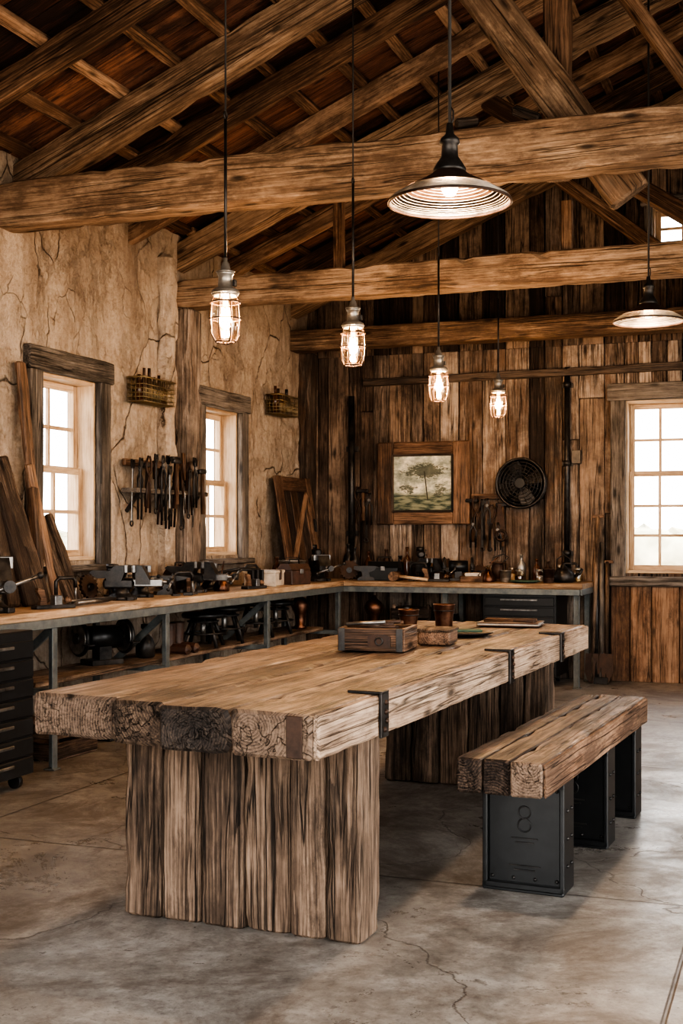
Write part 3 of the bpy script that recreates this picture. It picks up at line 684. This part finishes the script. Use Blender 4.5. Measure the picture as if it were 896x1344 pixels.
# ------------------------------------------------------------------ bench objects
def vise(loc,rot,k=1.0,name='bench_vise'):
    b=B(name,loc,rot); b.L=Matrix.Scale(k,4)
    b.lathe([(.09,0),(.09,.02),(.07,.03),(.055,.05),(.06,.08)],(0,0,0),mat='iron',seg=20)
    for a in range(4): b.box((.085*math.cos(a*1.57+.78),.085*math.sin(a*1.57+.78),.012),(.05,.05,.024),'iron',rot=a*1.57+.78)
    b.box((-.01,0,.105),(.20,.085,.07),'iron',ch=.015)
    b.prism([(-.06,0),(.03,0),(.05,.05),(.05,.10),(-.01,.10),(-.07,.04)],(-.02,0,.12),(1,0,0),(0,0,1),.11,'iron')
    b.box((.045,0,.20),(.02,.15,.05),'steel',ch=.003)
    b.box((.16,0,.11),(.22,.05,.05),'steel',ch=.006)
    b.prism([(-.03,0),(.06,0),(.06,.03),(.01,.12),(-.03,.12)],(.13,0,.10),(1,0,0),(0,0,1),.10,'iron')
    b.box((.095,0,.20),(.02,.15,.05),'steel',ch=.003)
    b.cyl((.17,0,.115),(.33,0,.115),.014,'steel'); b.cyl((.30,0,.115),(.34,0,.115),.024,'iron')
    b.cyl((.32,-.12,.075),(.32,.12,.155),.008,'steel'); b.ball((.32,-.12,.075),.014,'iron',1,10); b.ball((.32,.12,.155),.014,'iron',1,10)
    b.prism([(-.13,.0),(-.05,.0),(-.05,.045),(-.16,.05),(-.18,.035)],(-.02,0,.14),(1,0,0),(0,0,1),.05,'iron')
    return b.done()
vise((-4.1,5.62,ZT),math.radians(-40),1.35); vise((-4.08,6.98,ZT),math.radians(20)); vise((-4.15,7.35,ZT),math.radians(-60),.95)
vise((-4.12,8.05,ZT),math.radians(10),1.0); vise((-4.2,8.48,ZT),math.radians(-70),.9); vise((-4.05,10.35,ZT),math.radians(-50),1.05); vise((-3.2,10.85,ZT),math.radians(-10),.9)
def anvil(loc,rot,k=1):
    b=B('anvil',loc,rot); b.L=Matrix.Scale(k,4)
    b.prism([(-.10,0),(.10,0),(.09,.03),(.04,.05),(.035,.09),(.09,.115),(.22,.145),(.09,.165),(-.14,.165),(-.14,.125),(-.05,.10),(-.04,.05),(-.09,.03)],(0,0,0),(1,0,0),(0,0,1),.085,'iron'); b.done()
anvil((-4.15,7.70,ZT),.9,.8); anvil((-3.70,10.65,ZT),.2,.8)
def bottle(loc,h,r,mat,name='oil_bottle'):
    b=B(name,loc); b.lathe([(r*.95,0),(r,.01),(r,h*.55),(r*.85,h*.65),(r*.35,h*.76),(r*.32,h*.93),(r*.42,h*.94),(r*.42,h)],(0,0,0),mat=mat,seg=18); b.done()
for (x,y,h,r,m_) in ((-4.3,10.0,.22,.04,'amber'),(-3.92,10.95,.30,.045,'iron'),(-3.80,11.0,.26,.04,'amber'),(-3.62,10.98,.28,.04,'rust'),(-3.50,11.02,.22,.05,'iron'),(-3.42,10.98,.30,.035,'amber'),(-4.0,11.0,.33,.05,'iron'),(-2.35,10.95,.24,.04,'galv'),(-2.22,10.98,.20,.035,'amber'),(-2.12,10.98,.18,.04,'rust')):
    bottle((x,y,ZT),h,r,m_)
def grinder(loc,rot,k=1):
    b=B('bench_grinder',loc,rot); b.L=Matrix.Scale(k,4)
    b.box((0,0,.015),(.20,.13,.03),'iron'); b.box((0,0,.07),(.08,.08,.09),'iron'); b.cyl((-.10,0,.15),(.10,0,.15),.065,'blackp',seg=24)
    for s_ in (-1,1):
        b.cyl((s_*.13,0,.15),(s_*.16,0,.15),.085,'steel',seg=28); b.cyl((s_*.125,0,.15),(s_*.17,0,.15),.03,'iron'); b.ring((s_*.145,0,.15),.09,.012,'iron',(1,0,0),28); b.box((s_*.145,-.1,.12),(.05,.05,.01),'iron')
    b.done()
grinder((-2.90,10.85,ZT),.3,.85); grinder((-4.2,6.95,.465),1.1,1.15)
def can(name,loc,r,h,mat,handle=False,lid=None):
    b=B(name,loc); b.lathe([(r*.88,0),(r*.9,.004),(r,h),(r*1.03,h),(r*1.03,h-.008),(r*.96,h-.006),(r*.86,.01),(.001,.008)],(0,0,0),mat=mat,seg=26,cap=False)
    b.ring((0,0,h),r*1.02,.004,mat); b.ring((0,0,h*.3),r*.93,.003,mat)
    if lid: b.lathe([(r*.95,h*.8),(.001,h*.82)],(0,0,0),mat=lid,seg=20,cap=False)
    if handle: b.tube([(r*math.cos(a),0,h-.01+.35*r*math.sin(a)) for a in [math.pi*k/12 for k in range(13)]],.003,'iron',5)
    b.done()
can('tin_bucket',(-4.12,9.92,ZT),.115,.19,'galv',True)
b=B('cardboard_box',(-4.10,9.28,ZT),.2); b.box((0,0,.055),(.26,.34,.11),'card',ch=.006)
b.box((0,0,.115),(.275,.35,.025),'card',ch=.006); b.box((0,0,.09),(.28,.06,.08),'leather'); b.done()
b=B('pipe_clamp',(-4.2,8.85,ZT)); 
for k in range(3):
    b.tube([(-.1,-.2+k*.09,.02),(.0,-.16+k*.09,.13),(.12,-.1+k*.09,.15),(.2,-.05+k*.09,.14)],.012,'iron',8); b.box((-.1,-.2+k*.09,.02),(.05,.05,.04),'iron'); b.box((.2,-.05+k*.09,.07),(.05,.03,.14),'iron')
b.done()
b=B('steel_rod_pile',(-3.98,6.5,ZT)); 
for k in range(5): b.cyl((U(-.05,.05),-.25,.014+k*.004),(U(-.06,.06),.2,.014+k*.004),.010,'iron' if k%2 else 'steel')
b.done()
b=B('cable_spool',(-2.55,10.9,ZT)); b.lathe([(.075,0),(.075,.012),(.04,.014),(.055,.03),(.055,.14),(.04,.155),(.075,.158),(.075,.17)],(0,0,0),mat='rust',seg=24); b.tube([(.05,0,.17),(.09,.02,.21),(.04,.05,.24),(-.05,.03,.21),(-.05,0,.17)],.006,'iron',6); b.done()
can('enamel_mug',(-2.44,10.72,ZT),.05,.10,'galv'); can('tin_can',(-2.05,10.65,ZT),.05,.12,'rust')
b=B('kettle',(-1.95,10.82,ZT)); b.lathe([(.08,0),(.095,.02),(.095,.07),(.06,.12),(.03,.13),(.03,.14),(.012,.145),(.014,.165),(.001,.17)],(0,0,0),mat='iron',seg=24); b.tube([(.085,0,.05),(.14,0,.08),(.16,0,.12)],.013,'iron',8)
b.tube([(-.06,0,.12),(-.06,0,.20),(0,0,.24),(.06,0,.20),(.06,0,.12)],.006,'iron',6); b.done()
b=B('serving_plate',(-2.25,10.62,ZT)); b.lathe([(.001,.004),(.08,.004),(.13,.018),(.135,.02),(.13,.012),(.08,0),(.001,0)],(0,0,0),mat='green',seg=28,cap=False); b.done()
b=B('wooden_block',(-2.72,10.66,ZT),.3); b.box((0,0,.025),(.22,.14,.05),'wains'); b.box((.0,0,.065),(.14,.1,.03),'card'); b.done()
# small bench clutter ---------------------------------------------------------
def jar(loc,r=.04,h=.12,fill='rust'):
    b=B('glass_jar',loc); b.lathe([(.001,.001),(r*.95,.001),(r,.008),(r,h*.75),(r*.75,h*.86),(r*.75,h*.9)],(0,0,0),mat='jar',seg=18,cap=False)
    b.lathe([(r*.9,.005),(r*.9,h*.5),(.001,h*.55)],(0,0,0),mat=fill,seg=16,cap=False); b.lathe([(r*.8,h*.88),(r*.8,h),(r*.7,h*1.01),(.001,h*1.01)],(0,0,0),mat='galv',seg=18,cap=False); b.done()
def toolbox(loc,rot,w=.34,m='blackp'):
    b=B('metal_toolbox',loc,rot); b.box((0,0,.06),(w,.16,.12),m,ch=.006); b.prism([(-.08,0),(.08,0),(.045,.05),(-.045,.05)],(0,0,.122),(0,1,0),(0,0,1),w,m)
    b.tube([(-.07,0,.17),(-.06,0,.21),(.06,0,.21),(.07,0,.17)],.007,'iron',6); b.box((0,-.083,.11),(.04,.008,.04),'steel'); b.done()
def plane_(loc,rot):
    b=B('hand_plane',loc,rot); b.box((0,0,.012),(.26,.065,.022),'iron'); b.box((.02,0,.045),(.05,.05,.06),'steel'); b.prism([(-.02,0),(.03,0),(.01,.09),(-.03,.10),(-.035,.08),(-.01,.04)],(-.08,0,.02),(1,0,0),(0,0,1),.025,'walnut'); b.ball((.10,0,.045),.022,'walnut'); b.done()
def mallet(loc,rot):
    b=B('wooden_mallet',loc,rot); b.cyl((0,-.07,.045),(0,.07,.045),.042,'walnut',seg=18); b.cyl((.03,0,.045),(.30,0,.018),.014,'pine'); b.done()
def gearw(loc,rot,r=.09):
    b=B('gear_wheel',loc,rot); n=18; pts=[]
    for k in range(n*2):
        a=math.pi*k/n; rr=r*(1.0 if k%2 else .88); pts+= [(rr*math.cos(a-.05),rr*math.sin(a-.05)),(rr*math.cos(a+.05),rr*math.sin(a+.05))]
    b.prism(pts,(0,0,r+.0),(1,0,0),(0,.25,1),.022,'rust'); b.cyl((0,-.03,r),(0,.03,r),r*.3,'iron'); b.done()
def oilcan(loc,rot):
    b=B('oil_can',loc,rot); b.lathe([(.055,0),(.058,.01),(.055,.05),(.02,.10),(.012,.11)],(0,0,0),mat='copper',seg=20); b.tube([(0,0,.10),(.03,0,.17),(.09,0,.22)],.005,'copper',6); b.tube([(-.05,0,.03),(-.09,0,.06),(-.05,0,.10),(-.015,0,.10)],.005,'iron',6); b.done()
def clamp(loc,rot):
    b=B('c_clamp',loc,rot); b.tube([(.0,0,.016),(.0,0,.14),(.02,0,.16),(.12,0,.16),(.14,0,.14),(.14,0,.10)],.012,'iron',6); b.cyl((.14,0,.005),(.14,0,.13),.008,'steel'); b.box((.01,0,.008),(.06,.03,.016),'iron'); b.cyl((.10,0,.012),(.18,0,.012),.005,'steel'); b.done()
def drillpress(loc,rot,k=1):
    b=B('bench_drill_press',loc,rot); b.L=Matrix.Scale(k,4)
    b.box((0,0,.015),(.20,.14,.03),'iron'); b.cyl((-.07,0,.03),(-.07,0,.36),.018,'steel'); b.box((0,0,.15),(.12,.10,.015),'iron'); b.box((-.04,0,.15),(.08,.05,.03),'iron')
    b.box((0,0,.31),(.20,.09,.08),'iron',ch=.015); b.cyl((.05,0,.28),(.05,0,.20),.018,'steel',.01); b.cyl((.05,0,.2),(.05,0,.17),.004,'steel'); b.cyl((-.07,0,.35),(-.07,0,.40),.05,'iron',seg=20)
    for a in range(3): b.cyl((.05,.05,.30),(.05+.07*math.cos(a*2.1),.06,.30+.07*math.sin(a*2.1)),.004,'steel'); b.ball((.05+.07*math.cos(a*2.1),.06,.30+.07*math.sin(a*2.1)),.009,'blackp',1,8)
    b.done()
drillpress((-4.30,7.25,ZT),-.6,.55); drillpress((-3.30,11.02,ZT),-1.2,.75); drillpress((-4.28,10.86,ZT),-.8,.8)
toolbox((-3.98,9.62,ZT),1.3,.26,'leather'); toolbox((-3.55,10.72,ZT),.1,.28); toolbox((-4.30,8.2,ZT),1.5,.22,'rust')
plane_((-3.97,6.05,ZT),1.2); plane_((-3.98,7.75,ZT),1.9); plane_((-3.05,10.62,ZT),.1); plane_((-3.95,8.75,ZT),1.4)
mallet((-4.28,9.6,ZT),.3); mallet((-3.4,10.56,ZT),.0)
gearw((-4.33,7.0,ZT),1.4,.08); gearw((-4.33,8.35,ZT),1.5,.10); gearw((-3.9,10.75,ZT),.3,.09); gearw((-3.08,11.05,ZT),.1,.10); gearw((-2.75,11.04,ZT),0,.07)
for (x,y,f) in ((-4.34,7.45,'rust'),(-4.33,7.56,'brass'),(-4.34,8.82,'amber'),(-4.34,9.05,'rust'),(-3.62,10.9,'rust'),(-3.72,10.92,'brass'),(-2.65,11.02,'amber'),(-2.45,11.03,'card'),(-2.02,11.03,'rust'),(-1.86,11.0,'brass'),(-4.1,10.05,'iron'),(-2.33,10.78,'rust'),(-2.16,10.82,'galv')): jar((x,y,ZT),U(.032,.045),U(.10,.15),f)
oilcan((-4.02,8.32,ZT),1.8); oilcan((-3.48,10.88,ZT),.4); oilcan((-2.58,10.66,ZT),.4); clamp((-4.0,7.55,ZT),1.0); clamp((-4.3,9.35,ZT),1.2); clamp((-3.30,10.7,ZT),.2); clamp((-2.0,10.98,ZT),.2); clamp((-4.15,6.35,ZT),1.2)
def stool(x,y,h,z0=0):
    b=B('workshop_stool',(x,y,z0),U(0,1)); b.lathe([(.12,h-.04),(.155,h-.035),(.16,h-.015),(.15,h),(.001,h)],(0,0,0),mat='blackp',seg=26)
    for k in range(4):
        a=k*math.pi/2+.78; c,s_=math.cos(a),math.sin(a); b.cyl((.18*c,.18*s_,0),(.09*c,.09*s_,h-.035),.014,'iron')
    b.ring((0,0,h*.4),.148,.008,'iron'); b.ring((0,0,h*.75),.112,.007,'iron'); b.cyl((0,0,h-.22),(0,0,h-.03),.02,'steel'); b.done()
for (y,h) in ((8.30,.25),(8.66,.28),(9.25,.29),(9.65,.27)): stool(-4.16,y,h,.465)
def crate(loc,rot,w=.4,d=.3,h=.25,m='wallB'):
    b=B('wooden_crate',loc,rot)
    for z in (.06,.17): 
        for s_ in (-1,1): b.timber((-w/2,s_*d/2,z),(w/2,s_*d/2,z),.016,.09,m,jit=.001); b.timber((s_*w/2,-d/2,z),(s_*w/2,d/2,z),.016,.09,m,jit=.001)
    b.box((0,0,.012),(w,d,.02),m)
    for sx in (-1,1):
        for sy in (-1,1): b.box((sx*(w/2-.02),sy*(d/2-.02),h/2),(.03,.03,h),m)
    for k in range(5): b.ball((U(-.12,.12),U(-.08,.08),.16+U(0,.06)),U(.04,.06),random.choice(['iron','rust','steel']),.7,10)
    b.done()
crate((-4.12,6.3,0),1.5); crate((-4.12,7.6,0),1.6,.45); crate((-4.1,8.3,0),1.6,.42); crate((-4.12,9.3,0),1.5,.4); crate((-3.3,10.8,.415),.1,.35); crate((-4.1,9.95,0),1.6,.42)
toolbox((-4.12,7.0,0),1.55,.4); toolbox((-3.0,10.75,.415),0,.24)
b=B('spare_wheel',(-3.98,8.72,0)); b.ring((0,0,.19),.16,.03,'cord',(1,.0,.15),30,10); b.ring((0,0,.19),.06,.012,'rust',(1,0,.15),20)
for k in range(8): a=k*math.pi/4; b.cyl((0,.05*math.cos(a),.19+.05*math.sin(a)),(0,.15*math.cos(a),.19+.15*math.sin(a)),.006,'rust')
b.done()
b=B('copper_lantern',(-3.62,10.62,.415)); b.lathe([(.06,0),(.07,.02),(.05,.04),(.055,.06),(.055,.15),(.07,.17),(.09,.22),(.07,.27),(.03,.30),(.02,.33)],(0,0,0),mat='copper',seg=24); b.done()
b=B('copper_lantern',(-4.12,10.1,.465)); b.lathe([(.05,0),(.06,.02),(.04,.04),(.05,.14),(.08,.2),(.06,.25),(.02,.29)],(0,0,0),mat='copper',seg=24); b.done()
b=B('gas_bottle',(-4.15,7.42,.465)); b.lathe([(.05,0),(.065,.01),(.065,.09),(.05,.13),(.02,.16),(.02,.19),(.03,.20),(.03,.225)],(0,0,0),mat='iron',seg=20); b.done()
b=B('leather_boots',(-4.15,7.75,.465))
for k in (0,1):
    b.lathe([(.05,0),(.055,.03),(.045,.08),(.05,.2),(.052,.21),(.045,.2)],(0,k*.13,0),mat='leather',seg=14); b.timber((.0,k*.13,.035),(.17,k*.13,.03),.08,.07,'leather',ch=.02)
b.done()
def chest(name,loc,rot,w,d,h,n):
    b=B(name,loc,rot)
    b.box((0,d/2,h/2+.05),(w,d,h-.05),'blackp',ch=.006)
    for k in range(n):
        z0=.07+(h-.09)*k/n; dz=(h-.09)/n
        b.box((0,-.008,z0+dz/2),(w-.04,.016,dz-.012),'blackp',ch=.004); b.box((0,-.026,z0+dz*.68),(w*.5,.012,.016),'steel',ch=.003)
        for s_ in (-1,1): b.box((s_*w*.24,-.018,z0+dz*.68),(.012,.02,.012),'iron')
    for sx in (-1,1):
        for sy in (.06,d-.06): b.cyl((sx*(w/2-.07)-.015,sy,.035),(sx*(w/2-.07)+.015,sy,.035),.035,'iron')
    b.done()
chest('tool_chest',(-3.71,5.06,0),math.pi/2,.82,.58,.78,7)
chest('drawer_cabinet',(-2.28,10.54,0),0,.64,.5,.78,8)
b=B('leaning_garden_tools',(-1.68,0,0))
for (x,dx,top,kind) in ((-.04,.02,1.45,0),(.0,-.03,1.32,1),(.04,-.03,1.22,2),(.08,-.02,1.05,0)):
    p0=V((x,10.88,.02)); p1=V((x+dx,YB-.08,top)); b.cyl(p0,p1,.019,'leg' if kind==0 else ('iron' if kind==1 else 'casing'))
    if kind==0: b.prism([(-.055,.24),(.055,.24),(.06,.08),(.03,0),(0,-.015),(-.03,0),(-.06,.08)],(x,10.87,.02),(1,0,0),(0,.15,1),.006,'rust'); b.box(p1,(.10,.028,.028),'walnut')
    if kind==2: b.box((x,10.88,.03),(.12,.04,.06),'iron')
b.done()

# ------------------------------------------------------------------ things on the table
def tbl(name,x,y,rot=0,dz=.007): 
    p=T(x,y); return B(name,(p.x,p.y,zt+dz),math.radians(-2.4)+rot)
b=tbl('wooden_tool_crate',-.53,1.90,.12)
w,d,h=.28,.26,.10
for s_ in (-1,1): b.timber((-w/2,s_*d/2,h/2),(w/2,s_*d/2,h/2),.016,h,'walnut',jit=.001,ch=.003); b.timber((s_*w/2,-d/2,h/2),(s_*w/2,d/2,h/2),.016,h,'walnut',jit=.001,ch=.003)
b.box((0,0,.008),(w-.01,d-.01,.014),'walnut')
for sx in (-1,1): b.box((sx*(w/2-.012),-d/2-.010,h/2),(.028,.005,h),'iron',ch=.001)
b.prism([(-.05,0),(.05,0),(.05,.045),(.02,.055),(-.02,.055),(-.05,.045)],(.04,-d/2-.012,.02),(1,0,0),(0,0,1),.006,'rust'); b.ring((.04,-d/2-.018,.045),.016,.004,'iron',(0,1,0),14)
for k in range(9): y=U(-.10,.10); b.cyl((-.12,y,h-.012+.003*k),(U(.0,.11),y+U(-.02,.02),h-.008+.004*k),.008,random.choice(['steel','wains','rust','galv']))
b.box((-.02,.02,h-.02),(.14,.1,.04),'leather'); b.done()
b=tbl('wooden_box',-.37,2.25,.12); b.box((0,0,.03),(.15,.20,.06),'walnut',ch=.006); b.box((0,0,.066),(.16,.21,.012),'leg'); b.done()
def cup(x,y,h,r,dz=.007):
    b=tbl('metal_cup',x,y,0,dz); b.lathe([(r*.7,0),(r*.78,.006),(r*.8,h*.4),(r,h*.96),(r*1.03,h),(r*.95,h),(r*.74,h*.4),(r*.7,.012),(.001,.01)],(0,0,0),mat='copper',seg=28,cap=False)
    b.lathe([(r*.7,0.001),(.001,.001)],(0,0,0),mat='copper',seg=28,cap=False); b.ring((0,0,h*.75),r*.93,.003,'iron'); b.done()
cup(-.73,2.86,.115,.055); cup(-.60,3.05,.135,.058)
b=tbl('serving_tray',-.42,2.78); b.lathe([(.001,0),(.13,0),(.16,.012),(.163,.014),(.155,.016),(.125,.006),(.001,.005)],(0,0,0),mat='iron',seg=30,cap=False); b.done()
b=tbl('green_cloth',-.40,2.78,.4,.014); b.timber((-.08,0,.014),(.08,.01,.014),.09,.014,'green',jit=.006); b.done()
b=tbl('leather_notebook',-.36,3.50,.1); b.box((0,0,.017),(.34,.24,.006),'leather'); b.box((0,0,.010),(.33,.23,.012),'card'); b.box((0,0,.003),(.34,.24,.006),'leather'); 
for k in range(5): b.cyl((-.14,U(-.08,.08),.028),(.14,U(-.08,.08),.028),.009,'wains' if k%2 else 'rust')
b.done()

# ------------------------------------------------------------------ lighting
w=bpy.data.worlds.new('daylight_sky'); bpy.context.scene.world=w; w.use_nodes=True; nt=w.node_tree; nt.nodes.clear()
o=nt.nodes.new('ShaderNodeOutputWorld'); bg=nt.nodes.new('ShaderNodeBackground'); tc=nt.nodes.new('ShaderNodeTexCoord'); sp=nt.nodes.new('ShaderNodeSeparateXYZ'); rp=nt.nodes.new('ShaderNodeValToRGB')
nt.links.new(tc.outputs['Generated'],sp.inputs[0]); nt.links.new(sp.outputs['Z'],rp.inputs[0]); nt.links.new(rp.outputs[0],bg.inputs[0]); nt.links.new(bg.outputs[0],o.inputs[0])
rp.color_ramp.elements[0].color=(1,.955,.89,1); rp.color_ramp.elements[1].color=(.88,.92,1,1); bg.inputs[1].default_value=3.8
sd=bpy.data.lights.new('sun','SUN'); sd.energy=4.5; sd.angle=math.radians(8); sd.color=(1,.93,.83)
so=bpy.data.objects.new('sun',sd); so.rotation_euler=(math.radians(52),0,math.radians(60)); bpy.context.collection.objects.link(so)
sc=bpy.context.scene
sc.view_settings.view_transform='AgX'; sc.view_settings.look='AgX - High Contrast'; sc.view_settings.exposure=1.3
# camera
cd=bpy.data.cameras.new('camera'); cd.sensor_fit='VERTICAL'; cd.sensor_height=36; cd.lens=36*1640/1344; cd.shift_y=28/1344; cd.clip_end=300
co=bpy.data.objects.new('camera',cd); co.location=(0,0,1.3); co.rotation_euler=(math.pi/2,0,math.radians(20.3)); bpy.context.collection.objects.link(co); sc.camera=co
